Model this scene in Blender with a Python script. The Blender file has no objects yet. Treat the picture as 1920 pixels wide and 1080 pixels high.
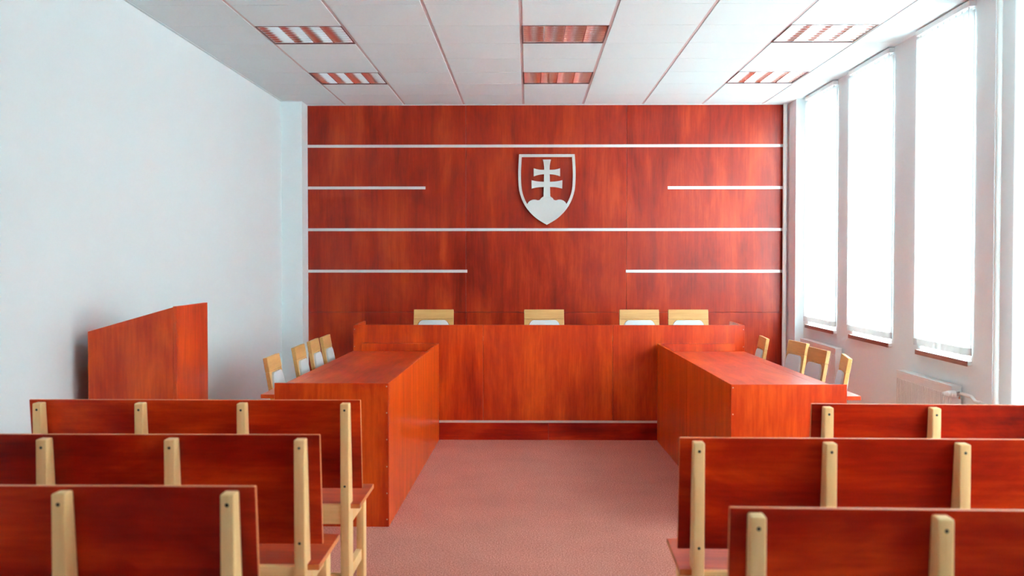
import bpy, bmesh, math, random
from mathutils import Vector, Matrix
random.seed(7)
scn = bpy.context.scene
C = scn.collection
PI = math.pi
R = math.radians

# ------------------------------------------------------------------ camera
cam_d = bpy.data.cameras.new('camera')
cam = bpy.data.objects.new('camera', cam_d); C.objects.link(cam)
cam_d.sensor_width = 36.0
cam_d.lens = 38.04
CAMZ = 1.45
cam.location = (0, 0, CAMZ)
cam.rotation_euler = (R(90) - math.atan(50.5/2029), 0, math.atan(30.5/2029))
cam_d.dof.use_dof = True
cam_d.dof.focus_distance = 9.0
cam_d.dof.aperture_fstop = 3.6
scn.camera = cam

# ------------------------------------------------------------------ light: overcast daylight through the windows
world = bpy.data.worlds.new('overcast_sky'); scn.world = world
world.use_nodes = True
wn = world.node_tree.nodes; wl = world.node_tree.links
bg = wn['Background']
bg.inputs['Color'].default_value = (0.83, 0.965, 0.975, 1)
bg.inputs['Strength'].default_value = 15.0

vs = scn.view_settings
vs.view_transform = 'Standard'
vs.look = 'None'
vs.gamma = 1.0
vs.use_curve_mapping = False
vs.exposure = 1.74
cy = scn.cycles
cy.use_denoising = True
cy.max_bounces = 12
cy.diffuse_bounces = 8
cy.glossy_bounces = 4
cy.transmission_bounces = 4
cy.transparent_max_bounces = 8
cy.caustics_reflective = False
cy.caustics_refractive = False
cy.sample_clamp_indirect = 6.0

# ------------------------------------------------------------------ materials
def new_mat(name):
    m = bpy.data.materials.new(name); m.use_nodes = True
    return m, m.node_tree.nodes, m.node_tree.links, m.node_tree.nodes['Principled BSDF']

def setp(b, rough=0.5, metal=0.0, spec=0.5, coat=0.0, coat_r=0.1):
    b.inputs['Roughness'].default_value = rough
    b.inputs['Metallic'].default_value = metal
    b.inputs['Specular IOR Level'].default_value = spec
    b.inputs['Coat Weight'].default_value = coat
    b.inputs['Coat Roughness'].default_value = coat_r

def wood(name, cols, axis='z', rough=0.35, spec=0.5, fine=60, coarse=3.2, stretch=14, bump=0.0, mottle=0.5):
    """veneer with flame-like mottling running along one axis; cols = dark, mid, light"""
    m, n, l, b = new_mat(name)
    setp(b, rough, 0, spec)
    tc = n.new('ShaderNodeTexCoord'); oi = n.new('ShaderNodeObjectInfo')
    add = n.new('ShaderNodeVectorMath'); add.operation = 'ADD'
    sc = n.new('ShaderNodeVectorMath'); sc.operation = 'SCALE'
    comb = n.new('ShaderNodeCombineXYZ')
    for s in 'XYZ': l.new(oi.outputs['Random'], comb.inputs[s])
    l.new(comb.outputs[0], sc.inputs[0]); sc.inputs['Scale'].default_value = 17.0
    l.new(tc.outputs['Object'], add.inputs[0]); l.new(sc.outputs[0], add.inputs[1])
    def noise(scale, st, detail, rgh=0.55, dist=0.0):
        mp = n.new('ShaderNodeMapping')
        v = [scale, scale, scale]
        v['xyz'.index(axis)] = scale/st
        mp.inputs['Scale'].default_value = v
        l.new(add.outputs[0], mp.inputs['Vector'])
        t = n.new('ShaderNodeTexNoise'); t.inputs['Scale'].default_value = 1.0
        t.inputs['Detail'].default_value = detail; t.inputs['Roughness'].default_value = rgh
        t.inputs['Distortion'].default_value = dist
        l.new(mp.outputs[0], t.inputs['Vector'])
        return t
    a = noise(coarse, 3.0, 5, 0.6, 0.6)
    f = noise(fine, stretch, 3, 0.6)
    w = noise(9, 9.0, 3, 0.5, 0.3)
    def mul(x, k):
        q = n.new('ShaderNodeMath'); q.operation = 'MULTIPLY'; q.inputs[1].default_value = k
        l.new(x, q.inputs[0]); return q.outputs[0]
    def addm(x, y):
        q = n.new('ShaderNodeMath'); q.operation = 'ADD'
        l.new(x, q.inputs[0]); l.new(y, q.inputs[1]); return q.outputs[0]
    rest = 1 - mottle
    v = addm(addm(mul(a.outputs[0], mottle), mul(w.outputs[0], rest*0.6)), mul(f.outputs[0], rest*0.4))
    cr = n.new('ShaderNodeValToRGB')
    e = cr.color_ramp.elements
    e[0].position = 0.37; e[0].color = (*cols[0], 1)
    e[1].position = 0.63; e[1].color = (*cols[2], 1)
    k = e.new(0.5); k.color = (*cols[1], 1)
    l.new(v, cr.inputs[0]); l.new(cr.outputs[0], b.inputs['Base Color'])
    return m

def plain(name, col, rough=0.5, metal=0.0, spec=0.5, noise=0.0, nscale=40, bump=0.0):
    m, n, l, b = new_mat(name)
    setp(b, rough, metal, spec)
    b.inputs['Base Color'].default_value = (*col, 1)
    if noise or bump:
        tc = n.new('ShaderNodeTexCoord')
        t = n.new('ShaderNodeTexNoise'); t.inputs['Scale'].default_value = nscale; t.inputs['Detail'].default_value = 4
        l.new(tc.outputs['Object'], t.inputs['Vector'])
        if noise:
            mx = n.new('ShaderNodeMix'); mx.data_type = 'RGBA'
            mx.inputs[6].default_value = (*[c*(1-noise) for c in col], 1)
            mx.inputs[7].default_value = (*[min(1, c*(1+noise)) for c in col], 1)
            l.new(t.outputs[0], mx.inputs[0]); l.new(mx.outputs[2], b.inputs['Base Color'])
        if bump:
            bp = n.new('ShaderNodeBump'); bp.inputs['Strength'].default_value = bump; bp.inputs['Distance'].default_value = 0.004
            l.new(t.outputs[0], bp.inputs['Height']); l.new(bp.outputs[0], b.inputs['Normal'])
    return m

M = {}
CH = ((0.28, 0.010, 0.002), (0.50, 0.034, 0.003), (0.72, 0.085, 0.006))
CW = ((0.16, 0.006, 0.001), (0.29, 0.014, 0.002), (0.44, 0.042, 0.006))       # cherry veneer
M['wall_wood'] = wood('cherry_wall_veneer', CW, 'z', 0.31, 0.24)
M['desk_wood'] = wood('cherry_desk_veneer', CH, 'z', 0.30, 0.28)
M['top_wood'] = wood('cherry_desk_top_veneer', CH, 'y', 0.30, 0.42)
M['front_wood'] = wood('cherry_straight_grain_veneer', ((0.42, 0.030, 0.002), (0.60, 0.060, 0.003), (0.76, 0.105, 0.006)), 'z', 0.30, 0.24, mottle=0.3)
M['lit_edge_wood'] = wood('cherry_window_lit_edge', ((0.52, 0.13, 0.035), (0.60, 0.17, 0.05), (0.68, 0.21, 0.07)), 'x', 0.4, 0.3)  # lighter cherry for bench board edges: window light put into the colour
M['seat_wood'] = wood('cherry_seat_veneer', ((0.24, 0.016, 0.003), (0.44, 0.040, 0.006), (0.60, 0.080, 0.012)), 'x', 0.36, 0.35)
M['bench_wood'] = wood('cherry_bench_veneer', ((0.15, 0.003, 0.0005), (0.36, 0.011, 0.001), (0.66, 0.046, 0.003)), 'x', 0.33, 0.22, mottle=0.65)
M['beech'] = wood('pale_beech', ((0.80, 0.47, 0.19), (0.88, 0.54, 0.23), (0.93, 0.60, 0.28)), 'z', 0.42, 0.4, fine=90, coarse=5, mottle=0.3)
M['beech_x'] = wood('pale_beech_rail', ((0.80, 0.47, 0.19), (0.88, 0.54, 0.23), (0.93, 0.60, 0.28)), 'x', 0.42, 0.4, fine=90, coarse=5, mottle=0.3)
M['chair_wood'] = wood('honey_chair_wood', ((0.48, 0.23, 0.065), (0.56, 0.29, 0.090), (0.63, 0.35, 0.12)), 'x', 0.4, 0.4, fine=80, mottle=0.3)
M['paint'] = plain('white_wall_paint', (0.83, 0.91, 0.93), 0.85, spec=0.2, noise=0.01, nscale=3, bump=0.04)
M['tile'] = plain('mineral_ceiling_tile', (0.78, 0.92, 0.94), 0.95, spec=0.1, noise=0.03, nscale=260, bump=0.12)
M['runner'] = plain('painted_ceiling_runner', (0.66, 0.60, 0.61), 0.6)
M['gap'] = plain('ceiling_joint_shadow_gap', (0.35, 0.35, 0.36), 0.9)
M['alu'] = plain('satin_aluminium', (0.78, 0.80, 0.81), 0.45, 0.55, noise=0.03, nscale=200)
M['emblem'] = plain('pale_grey_lacquer', (0.62, 0.64, 0.63), 0.6, 0.0, noise=0.03, nscale=90)
M['mirror'] = plain('polished_louvre_aluminium', (0.93, 0.94, 0.96), 0.20, 1.0)
M['dark_metal'] = plain('dark_fixture_edge', (0.16, 0.06, 0.06), 0.5)
M['lamp_white'] = plain('unlit_tube_glass', (0.85, 0.86, 0.86), 0.3)
M['white_gloss'] = plain('white_radiator_enamel', (0.82, 0.82, 0.81), 0.35)
M['pipe'] = plain('white_painted_pipe', (0.80, 0.82, 0.80), 0.4)
M['chrome'] = plain('chrome', (0.6, 0.6, 0.6), 0.2, 1.0)
M['black'] = plain('dark_screw', (0.03, 0.025, 0.02), 0.5)
M['steel_dot'] = plain('steel_screw_head', (0.55, 0.52, 0.50), 0.3, 0.9)
M['pad'] = plain('light_grey_upholstery', (0.70, 0.72, 0.73), 0.9, spec=0.1, noise=0.05, nscale=300, bump=0.1)
M['sill_white'] = plain('white_sill_top', (0.86, 0.86, 0.86), 0.4)
M['sill_edge'] = wood('brown_sill_edge', ((0.16, 0.055, 0.035), (0.22, 0.08, 0.055), (0.28, 0.115, 0.08)), 'y', 0.3)
M['frame_white'] = plain('white_window_frame', (0.83, 0.85, 0.86), 0.4)

def carpet():
    m, n, l, b = new_mat('rose_brown_carpet'); setp(b, 0.95, 0, 0.1)
    tc = n.new('ShaderNodeTexCoord')
    mp = n.new('ShaderNodeMapping'); mp.inputs['Scale'].default_value = (1, 0.7, 1)
    l.new(tc.outputs['Object'], mp.inputs['Vector'])
    t = n.new('ShaderNodeTexNoise'); t.inputs['Scale'].default_value = 150; t.inputs['Detail'].default_value = 6; t.inputs['Roughness'].default_value = 0.85
    t2 = n.new('ShaderNodeTexNoise'); t2.inputs['Scale'].default_value = 3; t2.inputs['Detail'].default_value = 4
    l.new(mp.outputs[0], t.inputs['Vector']); l.new(tc.outputs['Object'], t2.inputs['Vector'])
    cr = n.new('ShaderNodeValToRGB'); e = cr.color_ramp.elements
    e[0].position = 0.38; e[0].color = (0.22, 0.058, 0.042, 1)
    e[1].position = 0.62; e[1].color = (0.88, 0.41, 0.32, 1)
    k = e.new(0.5); k.color = (0.56, 0.19, 0.14, 1)
    l.new(t.outputs[0], cr.inputs[0])
    mx = n.new('ShaderNodeMix'); mx.data_type = 'RGBA'; mx.blend_type = 'MULTIPLY'; mx.inputs[0].default_value = 0.25
    l.new(cr.outputs[0], mx.inputs[6]); l.new(t2.outputs[0], mx.inputs[7]); l.new(mx.outputs[2], b.inputs['Base Color'])
    bp = n.new('ShaderNodeBump'); bp.inputs['Strength'].default_value = 0.5; bp.inputs['Distance'].default_value = 0.006
    l.new(t.outputs[0], bp.inputs['Height']); l.new(bp.outputs[0], b.inputs['Normal'])
    return m
M['carpet'] = carpet()

def fabric(name, tr, df, fac):
    m, n, l, b = new_mat(name); n.remove(b)
    out = n['Material Output']
    t = n.new('ShaderNodeBsdfTranslucent'); t.inputs[0].default_value = (*tr, 1)
    d = n.new('ShaderNodeBsdfDiffuse'); d.inputs[0].default_value = (*df, 1)
    tc = n.new('ShaderNodeTexCoord')
    mp = n.new('ShaderNodeMapping'); mp.inputs['Scale'].default_value = (60, 60, 2)
    w = n.new('ShaderNodeTexNoise'); w.inputs['Scale'].default_value = 1; w.inputs['Detail'].default_value = 2
    l.new(tc.outputs['Object'], mp.inputs[0]); l.new(mp.outputs[0], w.inputs['Vector'])
    mr = n.new('ShaderNodeMapRange'); mr.inputs[3].default_value = fac-0.03; mr.inputs[4].default_value = fac+0.03
    l.new(w.outputs[0], mr.inputs[0])
    mx = n.new('ShaderNodeMixShader'); l.new(mr.outputs[0], mx.inputs[0])
    l.new(d.outputs[0], mx.inputs[1]); l.new(t.outputs[0], mx.inputs[2]); l.new(mx.outputs[0], out.inputs[0])
    return m
M['blind'] = fabric('white_blind_fabric', (0.93, 0.96, 0.97), (0.86, 0.88, 0.88), 0.42)
M['blind_hem'] = fabric('blind_weight_pocket', (0.8, 0.8, 0.8), (0.62, 0.62, 0.61), 0.22)

def glass():
    m, n, l, b = new_mat('window_glass'); n.remove(b)
    out = n['Material Output']
    t = n.new('ShaderNodeBsdfTransparent'); g = n.new('ShaderNodeBsdfGlossy'); g.inputs['Roughness'].default_value = 0.02
    mx = n.new('ShaderNodeMixShader'); mx.inputs[0].default_value = 0.06
    l.new(t.outputs[0], mx.inputs[1]); l.new(g.outputs[0], mx.inputs[2]); l.new(mx.outputs[0], out.inputs[0])
    return m
M['glass'] = glass()

# ------------------------------------------------------------------ mesh helpers
class MB:
    def __init__(s): s.bm = bmesh.new()
    def _merge(s, b):
        me = bpy.data.meshes.new('t'); b.to_mesh(me); b.free(); s.bm.from_mesh(me); bpy.data.meshes.remove(me)
    def box(s, x0, x1, y0, y1, z0, z1, bev=0.0, seg=2, mat=None, rot=None):
        b = bmesh.new(); bmesh.ops.create_cube(b, size=1.0)
        for v in b.verts:
            v.co = Vector(((x0+x1)/2+v.co.x*(x1-x0), (y0+y1)/2+v.co.y*(y1-y0), (z0+z1)/2+v.co.z*(z1-z0)))
        if bev: bmesh.ops.bevel(b, geom=b.edges[:], offset=bev, segments=seg, affect='EDGES', profile=0.5)
        if mat is not None: bmesh.ops.transform(b, matrix=mat, verts=b.verts)
        s._merge(b); return s
    def hexa(s, pts, bev=0.0, seg=2):
        """8 points: bottom ring of 4, top ring of 4"""
        b = bmesh.new(); v = [b.verts.new(p) for p in pts]
        for f in ((3,2,1,0),(4,5,6,7),(0,1,5,4),(1,2,6,5),(2,3,7,6),(3,0,4,7)): b.faces.new([v[i] for i in f])
        bmesh.ops.recalc_face_normals(b, faces=b.faces)
        if bev: bmesh.ops.bevel(b, geom=b.edges[:], offset=bev, segments=seg, affect='EDGES', profile=0.5)
        s._merge(b); return s
    def tube(s, p, q, r, n=16, cap=True, r2=None):
        p, q = Vector(p), Vector(q); d = q-p
        b = bmesh.new()
        bmesh.ops.create_cone(b, cap_ends=cap, segments=n, radius1=r, radius2=r if r2 is None else r2, depth=d.length)
        mt = Matrix.Translation((p+q)/2) @ d.to_track_quat('Z', 'Y').to_matrix().to_4x4()
        bmesh.ops.transform(b, matrix=mt, verts=b.verts); s._merge(b); return s
    def lathe(s, prof, origin, direction, n=24):
        """prof = list of (radius, distance along direction)"""
        b = bmesh.new(); rings = []
        for r, h in prof:
            rings.append([b.verts.new((r*math.cos(2*PI*i/n), r*math.sin(2*PI*i/n), h)) for i in range(n)])
        for a, c in zip(rings, rings[1:]):
            for i in range(n): b.faces.new((a[i], a[(i+1)%n], c[(i+1)%n], c[i]))
        b.faces.new(rings[0][::-1]); b.faces.new(rings[-1])
        mt = Matrix.Translation(origin) @ Vector(direction).to_track_quat('Z', 'Y').to_matrix().to_4x4()
        bmesh.ops.transform(b, matrix=mt, verts=b.verts)
        bmesh.ops.recalc_face_normals(b, faces=b.faces); s._merge(b); return s
    def poly(s, outline, d0, d1, plane='xz', holes=(), bev=0.0):
        """extruded outline; outline given in (u,v), extruded from d0 to d1 along the third axis"""
        b = bmesh.new(); loops = []
        for lp in (outline, *holes):
            vs_ = [b.verts.new((u, d0, v)) for u, v in lp]
            loops.append([b.edges.new((vs_[i], vs_[(i+1) % len(vs_)])) for i in range(len(vs_))])
        bmesh.ops.triangle_fill(b, edges=b.edges[:], use_beauty=True)
        r = bmesh.ops.extrude_face_region(b, geom=b.faces[:])
        for v in r['geom']:
            if isinstance(v, bmesh.types.BMVert): v.co.y = d1
        bmesh.ops.recalc_face_normals(b, faces=b.faces)
        if bev:
            ed = [e for e in b.edges if e.is_manifold and e.calc_face_angle(0) > 0.6 and abs(e.verts[0].co.y-e.verts[1].co.y) < 1e-6]
            bmesh.ops.bevel(b, geom=ed, offset=bev, segments=2, affect='EDGES', profile=0.5)
        if plane == 'yz':
            for v in b.verts: v.co = Vector((v.co.y, v.co.x, v.co.z))
            bmesh.ops.recalc_face_normals(b, faces=b.faces)
        s._merge(b); return s
    def build(s, name, mat, parent=None, smooth=False, loc=None):
        me = bpy.data.meshes.new(name); s.bm.to_mesh(me); s.bm.free()
        o = bpy.data.objects.new(name, me); C.objects.link(o)
        mats = mat if isinstance(mat, (list, tuple)) else [mat]
        for m_ in mats: me.materials.append(m_)
        if smooth:
            for p_ in me.polygons: p_.use_smooth = True
            me.set_sharp_from_angle(angle=R(38))
        if parent is not None: o.parent = parent
        if loc is not None: o.location = loc
        return o

def tag(o, label=None, cat=None, group=None, kind=None):
    if label: o['label'] = label
    if cat: o['category'] = cat
    if group: o['group'] = group
    if kind: o['kind'] = kind
    return o
def empty(name, loc=(0, 0, 0), rz=0.0, label=None, cat=None, group=None, kind=None):
    o = bpy.data.objects.new(name, None); C.objects.link(o)
    o.empty_display_size = 0.1
    o.location = loc; o.rotation_euler = (0, 0, rz)
    return tag(o, label, cat, group, kind)
def copy_tree(o, parent=None):
    c = o.copy(); C.objects.link(c); c.parent = parent
    for ch in [x for x in bpy.data.objects if x.parent == o]: copy_tree(ch, c)
    return c

# ------------------------------------------------------------------ the room: x right, y away from camera, z up
XL, XR, YB, YF, ZC = -2.45, 2.70, 11.0, -1.6, 3.03
o = MB().box(XL-0.2, XR+0.4, YF-0.2, YB+0.2, -0.12, 0.0).build('floor', M['carpet']); tag(o, kind='structure')
wall = MB().box(XL-0.2, XL, YF, YB, 0, ZC+0.15)
wall.box(XL-0.001, -2.243, 10.72, YB, 0, ZC)                       # pilaster in the far corner
o = wall.build('wall_left', M['paint']); tag(o, kind='structure')
o = MB().box(XL-0.2, XR+0.4, YF-0.2, YF, 0, ZC+0.15).build('wall_rear', M['paint']); tag(o, kind='structure')

# right wall with openings. (y0, y1, sill height)
WIN = [(9.50, 10.48, 0.84), (8.05, 9.06, 0.84), (6.60, 7.50, 0.84), (4.95, 5.97, 0.06),
       (3.45, 4.45, 0.84), (1.95, 2.95, 0.84), (0.45, 1.0, 0.84)]  # last, short window is unseen, added and sized to brighten camera-facing surfaces
WT = 2.93
wall = MB()
ys = sorted([w[0]+0.03 for w in WIN]+[w[1]-0.03 for w in WIN]); edges = [YF]+ys+[YB]
for i in range(0, len(edges), 2): wall.box(XR, XR+0.4, edges[i], edges[i+1], 0, ZC+0.15)
for y0, y1, zs in WIN:
    wall.box(XR, XR+0.4, y0+0.03, y1-0.03, 0, zs-0.03); wall.box(XR, XR+0.4, y0+0.03, y1-0.03, WT, ZC+0.15)
wall.box(2.617, XR+0.001, 10.65, YB, 0, ZC)                         # boxed pilaster beside the panelled wall
o = wall.build('wall_right', M['paint']); tag(o, kind='structure')

# far wall: veneer boards with narrow joints
wb = MB()
ZS = [2.616, 2.193, 1.769, 1.347]                                   # heights of the inlaid strips
xs = [-2.243, -0.634, 0.997, 2.617]
zs = [0.0, 0.93, ZS[2], ZS[0], ZC]
for i in range(3):
    for j in range(4):
        wb.box(xs[i]+0.0012, xs[i+1]-0.0012, YB, YB+0.03, zs[j]+0.0012, zs[j+1]-0.0012, bev=0.0008, seg=1)
back = wb.build('wall_back', M['wall_wood']); tag(back, kind='structure')
o = MB().box(XL-0.2, XR+0.4, YB+0.03, YB+0.2, 0, ZC+0.15).build('backing_board', M['black'], back)
def strip(x0, x1, z):
    MB().box(x0, x1, YB-0.004, YB+0.002, z-0.0145, z+0.0145, bev=0.001, seg=1).build('inlay_strip', M['alu'], back)
strip(-2.242, 2.616, ZS[0]); strip(-2.242, -1.044, ZS[1]); strip(1.412, 2.616, ZS[1])
strip(-2.242, 2.616, ZS[2]); strip(-2.242, -0.62, ZS[3]); strip(0.99, 2.616, ZS[3])

# ceiling: mineral tiles between runners
GX = [-2.45+0.6*k for k in range(9)]+[XR]
GY = [YF]+[10.9-0.6*k for k in range(23, -1, -1)]+[YB]
GY = [g for i, g in enumerate(GY) if i == 0 or g > YF+0.05]
FX = [-1.85, -0.05, 1.75]; FY = [7.30, 9.10, 5.50, 3.70, 1.90]
fixt = {(round(x, 2), round(y, 2)) for x in FX for y in FY}
ct = MB()
for i in range(len(GX)-1):
    for j in range(len(GY)-1):
        if any(abs(GX[i]-a) < 0.02 and abs(GY[j]-b_) < 0.02 for a, b_ in fixt): continue
        ct.box(GX[i]+(0.0115 if i else 0), GX[i+1]-(0.0115 if i < 8 else 0), GY[j]+0.0022, GY[j+1]-0.0022, ZC, ZC+0.015)
ceil = ct.build('ceiling', M['tile']); tag(ceil, kind='structure')
rn = MB()
for g in GX[1:-1]: rn.box(g-0.014, g+0.014, YF, YB, ZC+0.005, ZC+0.02)
rn.build('ceiling_runner', M['runner'], ceil)
rn = MB()
for g in GY[1:-1]: rn.box(XL, XR, g-0.004, g+0.004, ZC+0.008, ZC+0.012)
rn.build('cross_joint', M['gap'], ceil)
rn = MB()
rn.box(XL, XL+0.02, YF, 10.72, ZC-0.002, ZC+0.004); rn.box(XL, -2.243, 10.70, 10.72, ZC-0.002, ZC+0.004)
rn.box(-2.243, 2.617, YB-0.02, YB, ZC-0.003, ZC+0.004)
rn.build('edge_angle', M['tile'], ceil)
MB().box(XL-0.2, XR+0.4, YF-0.2, YB+0.2, ZC+0.14, ZC+0.2).build('upper_slab', M['gap'], ceil)

# ------------------------------------------------------------------ ceiling lights (unlit louvre luminaires)
def make_light():
    r = empty('ceiling_light', (0, 0, 0))
    L = 0.588
    h = MB()
    for a in ((0, 0.004, 0, L), (L-0.004, L, 0, L), (0, L, 0, 0.004), (0, L, L-0.004, L)):
        h.box(*a, 0.0, 0.09)
    h.box(0, L, 0, L, 0.088, 0.094)
    h.build('housing', M['lamp_white'], r)
    e = MB()
    for a in ((0, 0.007, 0, L), (L-0.007, L, 0, L), (0, L, 0, 0.005), (0, L, L-0.005, L)): e.box(*a, -0.002, 0.006)
    e.build('frame', M['dark_metal'], r)
    cw = (L-0.02)/4
    rf = MB()
    for k in range(4):                                              # curved reflector beds, one for each tube
        x0 = 0.01+k*cw; b = bmesh.new(); n_ = 12; rows = []
        for i in range(n_+1):
            t = -1+2*i/n_
            z = 0.078-0.066*t**2 if abs(t) < 1 else 0.012
            rows.append([b.verts.new((x0+cw/2+t*cw/2, y, z)) for y in (0.006, L-0.006)])
        for p_, q_ in zip(rows, rows[1:]): b.faces.new((p_[0], q_[0], q_[1], p_[1]))
        rf._merge(b)
    rf.build('reflector', M['mirror'], r, smooth=True)
    for k in range(5):                                              # ribs between the beds
        x0 = 0.01+k*cw; w = 0.006 if 0 < k < 4 else 0.003
        MB().box(x0-w/2, x0+w/2, 0.006, L-0.006, 0.001, 0.016).build('divider', M['mirror'], r)
    for k in range(8):                                              # cross blades: wedges, broad at the bottom
        y = 0.008+(k+0.5)*(L-0.016)/8
        w = MB()
        for c_ in range(4):
            x0 = 0.01+c_*cw+0.003; x1 = x0+cw-0.006; b = bmesh.new(); n_ = 8; lo = []; 
            for i in range(n_+1):
                t = -1+2*i/n_
                x = x0+(x1-x0)*i/n_; zt = 0.040-0.012*(1-t*t); w0 = 0.0008+0.004*t*t; w1 = 0.0050+0.013*t*t; w2 = 0.0080+0.020*t*t
                lo.append([b.verts.new((x, y-w2, zt)), b.verts.new((x, y-w1, zt*0.55)), b.verts.new((x, y-w0, 0.001)),
                           b.verts.new((x, y+w0, 0.001)), b.verts.new((x, y+w1, zt*0.55)), b.verts.new((x, y+w2, zt)), ])
            for p_, q_ in zip(lo, lo[1:]):
                for m_ in range(6): b.faces.new((p_[m_], p_[(m_+1) % 6], q_[(m_+1) % 6], q_[m_]))
            w._merge(b)
        w.build('louvre_blade', M['mirror'], r, smooth=True)
    for k in range(4):
        x0 = 0.01+(k+0.5)*cw
        MB().tube((x0, 0.02, 0.055), (x0, L-0.02, 0.055), 0.0125, 12).build('tube_lamp', M['lamp_white'], r, smooth=True)
    return r
LN = {(0, 0): 'unlit ceiling light over the left desks, nearer of the left pair',
      (0, 1): 'unlit ceiling light at upper left, the one closer to the wood wall',
      (1, 0): 'unlit ceiling light in the middle column, the nearer one',
      (1, 1): 'unlit ceiling light in the middle column reflecting the red wood wall',
      (2, 0): 'unlit ceiling light by the windows, nearer of the right pair',
      (2, 1): 'unlit ceiling light by the windows, the one closer to the wood wall'}
pl = make_light(); first = True
for i, fx in enumerate(FX):
    for j, fy in enumerate(FY):
        q = pl if first else copy_tree(pl); first = False
        q.location = (fx+0.006, fy+0.006, ZC)
        tag(q, LN.get((i, j), 'unlit ceiling light behind the viewpoint'), 'ceiling light', 'square louvred ceiling lights')

# ------------------------------------------------------------------ windows and blinds
WL = ['farthest window, next to the pilaster', 'second window from the wood wall', 'window above the near radiator', 'tall window right of the wall pipe']
BL = ['white vertical blind over the window closest to the wood wall', 'white vertical blind of the middle window, between two grey piers',
      'white vertical blind of the window above the near radiator', 'tall white vertical blind at the right edge of the photo, beyond the vertical pipe']
for i, (y0, y1, zs) in enumerate(WIN):
    w = empty('window_%d' % (i+1), (XR, (y0+y1)/2, zs)); tag(w, kind='structure')
    hw = (y1-y0)/2-0.03; H = WT-zs
    f = MB(); X0, X1 = 0.20, 0.26; t = 0.055
    f.box(X0, X1, -hw, hw, 0, t, 0.004); f.box(X0, X1, -hw, hw, H-t, H, 0.004)
    f.box(X0, X1, -hw, -hw+t, t, H-t, 0.004); f.box(X0, X1, hw-t, hw, t, H-t, 0.004)
    f.box(X0+0.005, X1-0.005, -hw+t, hw-t, H*0.62, H*0.62+0.06, 0.004)
    f.build('window_frame', M['frame_white'], w)
    MB().box(0.228, 0.234, -hw+t, hw-t, t, H-t).build('pane', M['glass'], w)
    if zs > 0.5:
        MB().box(-0.028, 0.20, -hw-0.02, hw+0.02, -0.026, 0.0, 0.002).build('window_sill', M['sill_white'], w)
        MB().box(-0.034, -0.0275, -hw-0.022, hw+0.022, -0.031, 0.0005, 0.001).build('sill_edge', M['sill_edge'], w)
    # blind
    b = empty('vertical_blind', (XR, (y0+y1)/2, ZC))
    tag(b, BL[i] if i < 4 else 'white vertical blind behind the viewpoint', 'blind', 'vertical blinds on the window side')
    hh = (y1-y0)/2
    MB().box(-0.045, -0.002, -hh, hh, -0.042, -0.008, 0.002).build('headrail', M['frame_white'], b)
    zb = (zs+0.033)-ZC if zs > 0.5 else 0.03-ZC
    n = 9; pitch = (2*hh-0.10)/(n-1)
    for k in range(n):
        yc = -hh+0.05+k*pitch; a = R(16)
        mt = Matrix.Translation((-0.024, yc, 0)) @ Matrix.Rotation(a, 4, 'Z')
        sw = pitch/2*1.10
        s = MB()
        s.box(-0.0005, 0.0005, -sw, sw, zb+0.045, -0.062, mat=mt)
        s.box(-0.0005, 0.0005, -sw*0.5, sw*0.5, -0.062, -0.052, mat=mt)
        sl = s.build('slat', M['blind'], b)
        MB().box(-0.0015, 0.0015, -sw, sw, zb, zb+0.045, mat=mt).build('weight_pocket', M['blind_hem'], sl)
        MB().box(-0.003, 0.003, -0.006, 0.006, -0.056, -0.038, mat=mt).build('carrier', M['frame_white'], sl)
    ch = MB()
    ch.tube((-0.042, -hh+0.012, -0.05), (-0.042, -hh+0.012, zb+0.25), 0.0016, 6)
    ch.build('cord', M['frame_white'], b)

# ------------------------------------------------------------------ radiators, valves and pipes
def radiator(y0, y1, zt, label, ribs):
    L = y1-y0; H = 0.56
    r = empty('radiator', (2.62, y0, zt-H)); tag(r, label, 'radiator', 'white panel radiators')
    p = MB(); p.box(0.0, 0.008, 0.0, L, 0, H-0.012, 0.003)
    n = int(L/0.0333)
    for k in range(n):
        yc = (k+0.5)*L/n
        p.box(-0.004, 0.002, yc-0.009, yc+0.009, 0.03, H-0.055, 0.0035, 1)
    p.build('front_panel', M['white_gloss'], r)
    MB().box(0.052, 0.060, 0.0, L, 0, H-0.012, 0.003).build('rear_panel', M['white_gloss'], r)
    for ya in (0, L-0.006): MB().box(0.002, 0.058, ya, ya+0.006, 0.01, H-0.004, 0.001).build('side_cover', M['white_gloss'], r)
    t = MB(); t.box(-0.002, 0.006, 0, L, H-0.012, H, 0.001); t.box(0.054, 0.062, 0, L, H-0.012, H, 0.001)
    m = int(L/0.018)
    for k in range(m): yc = (k+0.5)*L/m; t.box(0.004, 0.056, yc-0.0055, yc+0.0055, H-0.005, H-0.001)
    t.build('top_grille', M['white_gloss'], r)
    for ya in (0.15, L-0.15): MB().box(0.06, 0.0795, ya-0.015, ya+0.015, 0.05, H-0.1).build('wall_bracket', M['white_gloss'], r)
    return r
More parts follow.
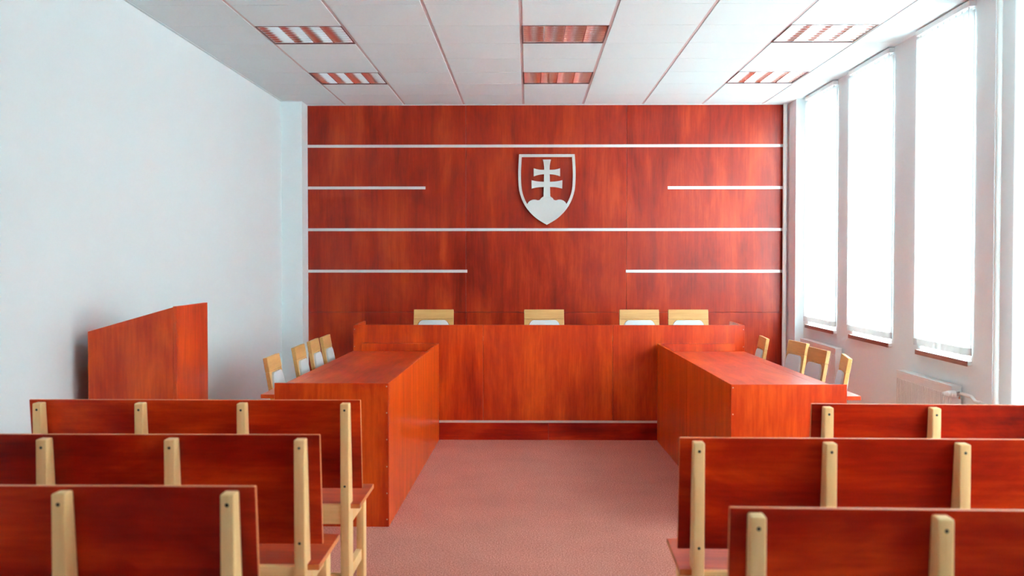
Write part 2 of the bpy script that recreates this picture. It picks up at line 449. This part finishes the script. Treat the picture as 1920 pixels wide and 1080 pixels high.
def valve(parent, y, z, x=0.03, d=-1):
    v = MB()
    v.tube((x, y-0.0, z), (x, y-0.05, z), 0.009, 12); v.tube((x, y-0.035, z+0.014), (x, y-0.035, z-0.03), 0.011, 12)
    v.tube((x+0.004, y-0.035, z), (x-0.03, y-0.035, z), 0.012, 12)
    vb = v.build('valve_body', M['chrome'], parent, smooth=True)
    pr = [(0.010, 0.0), (0.021, 0.003), (0.022, 0.018)]
    for k in range(6):
        t = k/6; rr = 0.022*math.sqrt(max(0.03, 1-(t*0.92)**2))
        z0 = 0.02+0.058*t
        pr += [(rr, z0), (rr, z0+0.006), (rr-0.0022, z0+0.0065), (rr-0.0022, z0+0.0085)]
    pr += [(0.006, 0.082), (0.001, 0.083)]
    MB().lathe(pr, (x-0.026, y-0.035, z), (-1, 0, 0)).build('thermostat_head', M['white_gloss'], vb, smooth=True)
ra = radiator(6.715, 7.72, 0.678, 'white panel radiator under the window at far right, thermostat at its near end', True)
valve(ra, -0.004, 0.515, 0.035)
rb = radiator(9.26, 10.45, 0.706, 'white panel radiator behind the chairs in the far right corner', True)
v2 = MB(); v2.tube((0.03, 1.19, 0.50), (0.03, 1.27, 0.50), 0.009, 12); v2.tube((0.03, 1.25, 0.50), (-0.03, 1.25, 0.50), 0.010, 12)
vb = v2.build('valve_body', M['pipe'], rb, smooth=True)
MB().lathe([(0.012, 0), (0.022, 0.004), (0.023, 0.05), (0.016, 0.07), (0.004, 0.078)], (-0.025, 1.25, 0.50), (-1, 0, 0)).build('thermostat_head', M['white_gloss'], vb, smooth=True)

def pipe_run(name, pts, r, label, joints=()):
    m = MB()
    for a, b_ in zip(pts, pts[1:]): m.tube(a, b_, r, 16)
    for p_ in pts[1:-1]:
        b = bmesh.new(); bmesh.ops.create_uvsphere(b, u_segments=14, v_segments=8, radius=r*1.02)
        bmesh.ops.transform(b, matrix=Matrix.Translation(p_), verts=b.verts); m._merge(b)
    o = m.build(name, M['pipe'], smooth=True); tag(o, label, 'pipe')
    for p_, q_ in joints: MB().tube(p_, q_, r*1.22, 16).build('pipe_collar', M['pipe'], o, smooth=True)
    return o
pipe_run('riser_pipe', [(2.655, 6.17, 0.0), (2.655, 6.17, ZC)], 0.0155, 'white vertical heating pipe on the pier left of the tall window',
         [((2.655, 6.17, 0.83), (2.655, 6.17, 0.834)), ((2.655, 6.17, 0.62), (2.655, 6.17, 0.66))])
pipe_run('feed_pipe', [(2.655, 6.662, 0.637), (2.655, 6.50, 0.637), (2.655, 6.45, 0.615), (2.655, 6.30, 0.615), (2.655, 6.25, 0.60), (2.655, 5.99, 0.60)], 0.011,
         'white horizontal heating pipe running from the near radiator valve', [((2.655, 6.40, 0.615), (2.655, 6.36, 0.615)), ((2.655, 6.235, 0.60), (2.655, 6.19, 0.60))])
pipe_run('riser_pipe', [(2.577, 10.93, 0.0), (2.577, 10.93, ZC)], 0.021, 'white vertical heating pipe at the right edge of the wood panelled wall')
o = MB().box(2.688, 2.6998, 6.30, 6.325, 0.05, ZC-0.002, 0.003).build('cable_conduit', M['paint']); tag(o, 'slim white cable conduit left of the vertical pipe on the pier', 'conduit')

# ------------------------------------------------------------------ emblem on the wood wall
def px(u, v): return ((u/6.35+950-990.5)*10.95/2029, CAMZ-(v/6.35+270-489.5)*10.95/2029)
def curve(p0, p1, p2, n=8):
    return [((1-t)**2*p0[0]+2*t*(1-t)*p1[0]+t*t*p2[0], (1-t)**2*p0[1]+2*t*(1-t)*p1[1]+t*t*p2[1]) for t in [i/n for i in range(n+1)]]
half_o = [(478+330, 125)]+curve((478+330, 125), (478+352, 400), (478+330, 550))[1:]+curve((478+330, 550), (478+290, 760), (478+120, 890))[1:]+curve((598, 890), (540, 930), (478, 962), 5)[1:]
half_i = [(478+298, 158)]+curve((478+298, 158), (478+318, 400), (478+298, 545))[1:]+curve((776, 545), (478+262, 735), (478+104, 862))[1:]+curve((582, 862), (530, 900), (478, 926), 5)[1:]
def full(hf, cx=478): return [px(*p_) for p_ in hf]+[px(2*cx-u, v) for u, v in reversed(hf[:-1])]
em = empty('wall_emblem', (0.19, YB, 2.1)); tag(em, 'pale grey shield with a double cross mounted on the wood wall', 'emblem')
def fix(ob): ob.location = -Vector(em.location); return ob
E0, E1 = YB-0.050, YB-0.026
fix(MB().poly(full(half_o), E0, E1, holes=[full(half_i)], bev=0.0012).build('shield_outline', M['emblem'], em))
cr = [(527, 188)]+curve((527, 188), (510, 240), (510, 310))[1:]+curve((510, 310), (580, 314), (635, 291))[1:]+[(635, 388)]+curve((635, 388), (580, 364), (512, 362))[1:]+\
     [(514, 452)]+curve((514, 452), (600, 452), (662, 432))[1:]+[(660, 533)]+curve((660, 533), (600, 514), (515, 512))[1:]+[(519, 640), (478, 640)]
fix(MB().poly(full(cr), E0, E1, bev=0.0012).build('double_cross', M['emblem'], em))
def arc(cx, cy_, rx, ry, a0, a1, n): return [(cx+rx*math.cos(R(a0+(a1-a0)*i/n)), cy_+ry*math.sin(R(a0+(a1-a0)*i/n))) for i in range(n+1)]
hl = arc(478, 705, 92, 88, -90, -26, 8)+arc(628, 745, 88, 82, -118, 0, 12)+curve((716, 760), (700, 800), (560, 885))+[(478, 930)]
fix(MB().poly(full(hl), E0+0.002, E1, bev=0.001).build('hills', M['emblem'], em))
for u, v in ((478, 350), (480, 800), (478, 141), (250, 750), (700, 750)):
    x, z = px(u, v); fix(MB().tube((x, E1-0.002, z), (x, YB+0.001, z), 0.006, 10).build('standoff', M['black'], em))

# ------------------------------------------------------------------ judge's platform and bench
JX0, JX1, JY = -1.42, 1.747, 8.74
p = empty('platform', ((JX0+JX1)/2, JY, 0)); tag(p, 'low platform faced in red wood under the judges bench', 'platform')
hw = (JX1-JX0)/2
for a, b_ in ((-hw, 0), (0, hw)): MB().box(a+0.0012, b_-0.0012, 0.0, 0.018, 0.0, 0.139, 0.0008, 1).build('plinth_board', M['bench_wood'], p)
MB().box(-hw, hw, 0.018, 2.23, 0.0, 0.138).build('deck', M['carpet'], p)
MB().box(-hw, hw, -0.0015, 0.022, 0.1395, 0.158, 0.001, 1).build('edge_strip', M['alu'], p)
j = empty('judges_bench', ((JX0+JX1)/2, JY, 0.158)); tag(j, 'wide red wood judges bench on the platform in front of the wood wall', 'bench desk')
sx = [-hw, -0.365-(JX0+JX1)/2, 0.683-(JX0+JX1)/2, hw]
for a, b_ in zip(sx, sx[1:]): MB().box(a+0.0013, b_-0.0013, 0.0, 0.018, 0.001, 0.775, 0.001, 1).build('front_panel', M['desk_wood'], j)
for a in (-hw, hw-0.018): MB().box(a, a+0.018, 0.0185, 0.58, 0.0, 0.775, 0.001, 1).build('end_panel', M['desk_wood'], j)
MB().box(-hw+0.0185, hw-0.0185, 0.0185, 0.60, 0.62, 0.645, 0.002).build('desk_top', wood('cherry_judge_top', CH, 'x', 0.30, 0.40), j)
for a in (-0.52, 0.52): MB().box(a-0.009, a+0.009, 0.0185, 0.45, 0.0, 0.619).build('partition', M['desk_wood'], j)
for a in (-hw+0.012, hw-0.012):
    for z in (0.04, 0.18, 0.32, 0.46, 0.60, 0.74): MB().tube((a, -0.0012, z), (a, 0.003, z), 0.0035, 8).build('screw', M['steel_dot'], j)

# ------------------------------------------------------------------ the two long desks at the sides of the aisle
def long_desk(label, corner, far, side, part):
    """corner / far = aisle-side ends of the desk; side = -1 desk spreads left, +1 right"""
    d = Vector(far)-Vector(corner); L = d.length; rz = math.atan2(-d.x, d.y)
    r = empty('long_desk', (*corner, 0), rz); tag(r, label, 'desk', 'long side desks along the aisle')
    W = 0.62*side
    def bx(m, x0, x1, *a, **k): m.box(min(x0*side, x1*side), max(x0*side, x1*side), *a, **k)
    for a, b_ in ((0.0, L/2), (L/2, L)):
        m = MB(); bx(m, 0, 0.018, a+0.0012+(0.0185 if a == 0 else 0), b_-0.0012-(0.0185 if a else 0), 0.0, 0.785, bev=0.0009, seg=1); m.build('front_panel', M['front_wood'], r)
    m = MB(); bx(m, 0, 0.625, 0, 0.018, 0.0, 0.785, bev=0.0009, seg=1); m.build('end_panel', M['desk_wood'], r)
    m = MB(); bx(m, 0, 0.625, L-0.018, L, 0.0, 0.785, bev=0.0009, seg=1); m.build('end_panel', M['desk_wood'], r)
    m = MB(); bx(m, 0.0185, 0.625, 0.0185, L-0.0185, 0.700, 0.722, bev=0.001, seg=1)
    bx(m, 0.6255, 0.70, -0.002, L, 0.700, 0.722, bev=0.001, seg=1); m.build('desk_top', M['top_wood'], r)
    m = MB(); bx(m, 0.0185, 0.60, part-0.009, part+0.009, 0.0, 0.699); m.build('partition', M['desk_wood'], r)
    for z in (0.041, 0.184, 0.330, 0.478, 0.624, 0.768):
        x = 0.010*side; MB().tube((x, -0.0012, z), (x, 0.003, z), 0.0036, 8).build('screw', M['steel_dot'], r)
    return r
long_desk('long red wood desk left of the aisle, sunlit flank facing the aisle', (-0.760, 5.86), (-0.7215, 8.722), -1, 1.22)
long_desk('long red wood desk right of the aisle, its aisle flank in deep shade', (1.093, 5.83), (1.040, 8.722), 1, 1.79)

# ------------------------------------------------------------------ lectern
lx0, lx1, ly0, ly1 = -2.358, -1.880, 5.75, 6.31
l = empty('lectern', ((lx0+lx1)/2, (ly0+ly1)/2, 0)); tag(l, 'closed red wood lectern with sloping top beside the left wall', 'lectern')
w, dp = (lx1-lx0)/2, (ly1-ly0)/2
zl, zr = 1.072, 1.208
for a in (-dp, dp-0.018):
    MB().poly([(-w, 0), (w-0.0185, 0), (w-0.0185, zr-0.005), (-w, zl)], a, a+0.018, bev=0.0009).build('side_panel', M['desk_wood'], l)
MB().box(w-0.018, w, -dp, dp, 0, zr, 0.001, 1).build('front_panel', M['desk_wood'], l)
sl = (zr-zl)/(2*w)
def zt(x): return zl+(x+w)*sl-0.03
MB().hexa([(-w, -dp+0.0185, zt(-w)-0.018), (w-0.0185, -dp+0.0185, zt(w)-0.023), (w-0.0185, dp-0.0185, zt(w)-0.023), (-w, dp-0.0185, zt(-w)-0.018),
           (-w, -dp+0.0185, zt(-w)), (w-0.0185, -dp+0.0185, zt(w)-0.005), (w-0.0185, dp-0.0185, zt(w)-0.005), (-w, dp-0.0185, zt(-w))]).build('reading_top', M['top_wood'], l)
MB().box(-w, w-0.0185, -dp+0.0185, dp-0.0185, 0.60, 0.618).build('shelf', M['top_wood'], l)

# ------------------------------------------------------------------ chairs with upholstered backs (face +y)
def make_chair():
    r = empty('upholstered_chair')
    W = 0.185; T = R(10)
    bt = Matrix.Translation((0, -0.20, 0.44)) @ Matrix.Rotation(T, 4, 'X')
    hb = 0.42/math.cos(T)
    def arch(w, z0, z1, rr, n=8):
        a = [(-w, z0)]; 
        a += [(-w, z1-rr*1.6)]
        a += [(-w+rr*(1-math.cos(t)), z1-rr*1.6+rr*1.6*math.sin(t)) for t in [PI/2*i/n for i in range(1, n+1)]]
        a += [(w-rr*(1-math.cos(t)), z1-rr*1.6+rr*1.6*math.sin(t)) for t in [PI/2*(1-i/n) for i in range(0, n)]]
        a += [(w, z1-rr*1.6), (w, z0)]
        return a
    def place(m):
        bmesh.ops.transform(m.bm, matrix=bt, verts=m.bm.verts); return m
    # frame: two uprights joined by an arched opening
    inner = arch(W-0.036, 0.07, hb-0.098, 0.05)
    place(MB().poly([(-W, 0.0), (-W, hb-0.09), (W, hb-0.09), (W, 0.0)], -0.012, 0.012, holes=[inner], bev=0.002)).build('back_frame', M['chair_wood'], r)
    place(MB().box(-W, W, -0.013, 0.014, hb-0.0895, hb, 0.004)).build('top_rail', M['chair_wood'], r)
    place(MB().poly(arch(W-0.038, 0.075, hb-0.1, 0.05), -0.020, 0.026, bev=0.006)).build('back_pad', M['pad'], r, smooth=True)
    for s in (-1, 1):
        MB().hexa([(s*W-s*0.034, -0.235, 0), (s*W, -0.235, 0), (s*W, -0.20, 0), (s*W-s*0.034, -0.20, 0),
                   (s*W-s*0.034, -0.212, 0.445), (s*W, -0.212, 0.445), (s*W, -0.172, 0.445), (s*W-s*0.034, -0.172, 0.445)], 0.002).build('leg', M['chair_wood'], r)
        MB().hexa([(s*W-s*0.032, 0.185, 0), (s*W, 0.185, 0), (s*W, 0.215, 0), (s*W-s*0.032, 0.215, 0),
                   (s*W-s*0.036, 0.180, 0.415), (s*W, 0.180, 0.415), (s*W, 0.220, 0.415), (s*W-s*0.036, 0.220, 0.415)], 0.002).build('leg', M['chair_wood'], r)
        MB().box(s*W*0.86-0.011, s*W*0.86+0.011, -0.18, 0.185, 0.36, 0.415, 0.002).build('side_rail', M['chair_wood'], r)
    MB().box(-W+0.03, W-0.03, 0.192, 0.212, 0.36, 0.415, 0.002).build('front_rail', M['chair_wood'], r)
    MB().box(-W-0.005, W+0.005, -0.165, 0.225, 0.416, 0.468, 0.018, 3).build('seat', M['pad'], r, smooth=True)
    return r
ch0 = make_chair(); used = [False]
def chair(x, y, facing, label, group, z=0):
    """x, y = middle of the top of the backrest"""
    q = copy_tree(ch0) if used[0] else ch0; used[0] = True
    q.rotation_euler = (0, 0, facing)
    off = -0.20-0.42*math.tan(R(10))
    v = Matrix.Rotation(facing, 3, 'Z') @ Vector((0, off, 0))
    q.location = (x-v.x, y-v.y, z); tag(q, label, 'chair', group)
    return q
g = 'chairs behind the left desk'
LC = [(-1.605, 6.72, 'nearest to the camera, standing apart'), (-1.605, 7.50, 'second from the camera'), (-1.615, 8.07, 'third from the camera'), (-1.605, 8.50, 'farthest, beside the wood wall')]
for x, y, t in LC:
    chair(x, y, -PI/2+R(1.5), 'wooden chair with pale padded back behind the left desk, %s' % t, g)
g = 'chairs behind the right desk'
chair(1.834, 8.42, PI/2-R(4), 'wooden chair with pale padded back behind the right desk, farthest and angled', g)
chair(1.982, 7.94, PI/2+R(6), 'wooden chair with pale padded back behind the right desk, second from the wood wall', g)
chair(1.96, 7.30, PI/2+R(4), 'wooden chair with pale padded back behind the right desk, third from the wood wall', g)
chair(1.98, 6.74, PI/2-R(10), 'wooden chair with pale padded back behind the right desk, nearest and turned sideways', g)
g = 'chairs behind the judges bench'
JL = ['leftmost of the four', 'right below the emblem', 'third from the left', 'rightmost of the four']
for (x, a), t in zip(((-0.877, 0), (0.146, 4), (1.025, 3), (1.478, 0)), JL):
    chair(x, 10.03, PI+R(a), 'pale padded chair behind the judges bench, %s' % t, g, 0.1395)

# ------------------------------------------------------------------ public benches
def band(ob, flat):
    """lighter, window-lit edge colour on every face that is not one of the board's two broad faces"""
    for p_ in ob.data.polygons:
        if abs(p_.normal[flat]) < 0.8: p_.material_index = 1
def make_bench():
    r = empty('public_bench')
    BL_ = 1.39; h = BL_/2
    bb = MB().hexa([(-h, 0.102, 0.492), (h, 0.102, 0.492), (h, 0.120, 0.492), (-h, 0.120, 0.492),
               (-h, 0.058, 0.870), (h, 0.058, 0.870), (h, 0.076, 0.870), (-h, 0.076, 0.870)], 0.0018).build('backrest', [M['bench_wood'], M['lit_edge_wood']], r)
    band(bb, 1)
    bs = MB().box(-h, h, 0.040, 0.445, 0.420, 0.440, 0.002).build('seat', [M['seat_wood'], M['lit_edge_wood']], r)
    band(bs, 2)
    pc = [-0.638, -0.2145, 0.2095, 0.638]
    for k, x in enumerate(pc):
        a, b_ = x-0.018, x+0.018
        q = MB()
        b = bmesh.new()
        prof = [(0, 0), (0, 0.862), (0.052, 0.862), (0.0995, 0.44), (0.1045, 0.41), (0.1045, 0.0)]
        vs1 = [b.verts.new((a, y, z)) for y, z in prof]; vs2 = [b.verts.new((b_, y, z)) for y, z in prof]
        b.faces.new(vs1); b.faces.new(vs2[::-1])
        for i in range(6): b.faces.new((vs1[i], vs2[i], vs2[(i+1) % 6], vs1[(i+1) % 6]))
        bmesh.ops.recalc_face_normals(b, faces=b.faces)
        bmesh.ops.bevel(b, geom=b.edges[:], offset=0.0045, segments=3, affect='EDGES', profile=0.5)
        q._merge(b); po = q.build('back_post', M['beech'], r, smooth=True)
        for z in (0.835, 0.520):
            MB().tube((x+0.0, -0.0008, z), (x, 0.004, z), 0.0048, 12).build('screw', M['black'], po)
        xl = x+(0.006 if x > 0 else -0.006)
        MB().box(xl-0.0165, xl+0.0165, 0.365, 0.445, 0.0, 0.419, 0.004, 2).build('leg', M['beech'], r, smooth=True)
        MB().box(x-0.013, x+0.013, 0.1045, 0.366, 0.345, 0.419, 0.003, 2).build('side_rail', M['beech'], r, smooth=True)
        MB().box(x-0.013, x+0.013, 0.1045, 0.366, 0.115, 0.165, 0.003, 2).build('side_stretcher', M['beech'], r, smooth=True)
    for a, b_ in zip(pc, pc[1:]):
        MB().box(a+0.018, b_-0.018, 0.008, 0.0395, 0.362, 0.442, 0.003, 2).build('back_rail', M['beech_x'], r, smooth=True)
        MB().box(a+0.018, b_-0.018, 0.020, 0.050, 0.095, 0.150, 0.003, 2).build('back_stretcher', M['beech_x'], r, smooth=True)
    return r
b0 = make_bench()
def bench(first, x, y, rz, label, end):
    """end = which end (-1 left, +1 right) stands at x, y (rear edge)"""
    q = b0 if first else copy_tree(b0)
    v = Matrix.Rotation(rz, 3, 'Z') @ Vector((0.695*end, 0, 0))
    q.location = (x-v.x, y-v.y, 0); q.rotation_euler = (0, 0, rz)
    tag(q, label, 'bench', 'red wood public benches with pale posts')
bench(True, -0.70, 4.43, 0.0, 'red wood bench left of the aisle, farthest row next to the long desk', 1)
bench(False, -0.696, 3.53, R(0.2), 'red wood bench left of the aisle, middle row', 1)
bench(False, -0.702, 2.70, 0.0, 'red wood bench left of the aisle, front row cut by the bottom left corner', 1)
bench(False, 1.150, 4.345, R(-2.0), 'red wood bench on the right, farthest row below the radiator', -1)
bench(False, 0.496, 3.49, R(-1.2), 'red wood bench right of the aisle, middle row with seat end in the aisle', -1)
bench(False, 0.4726, 2.48, R(-2.0), 'red wood bench right of the aisle, nearest row at bottom right', -1)
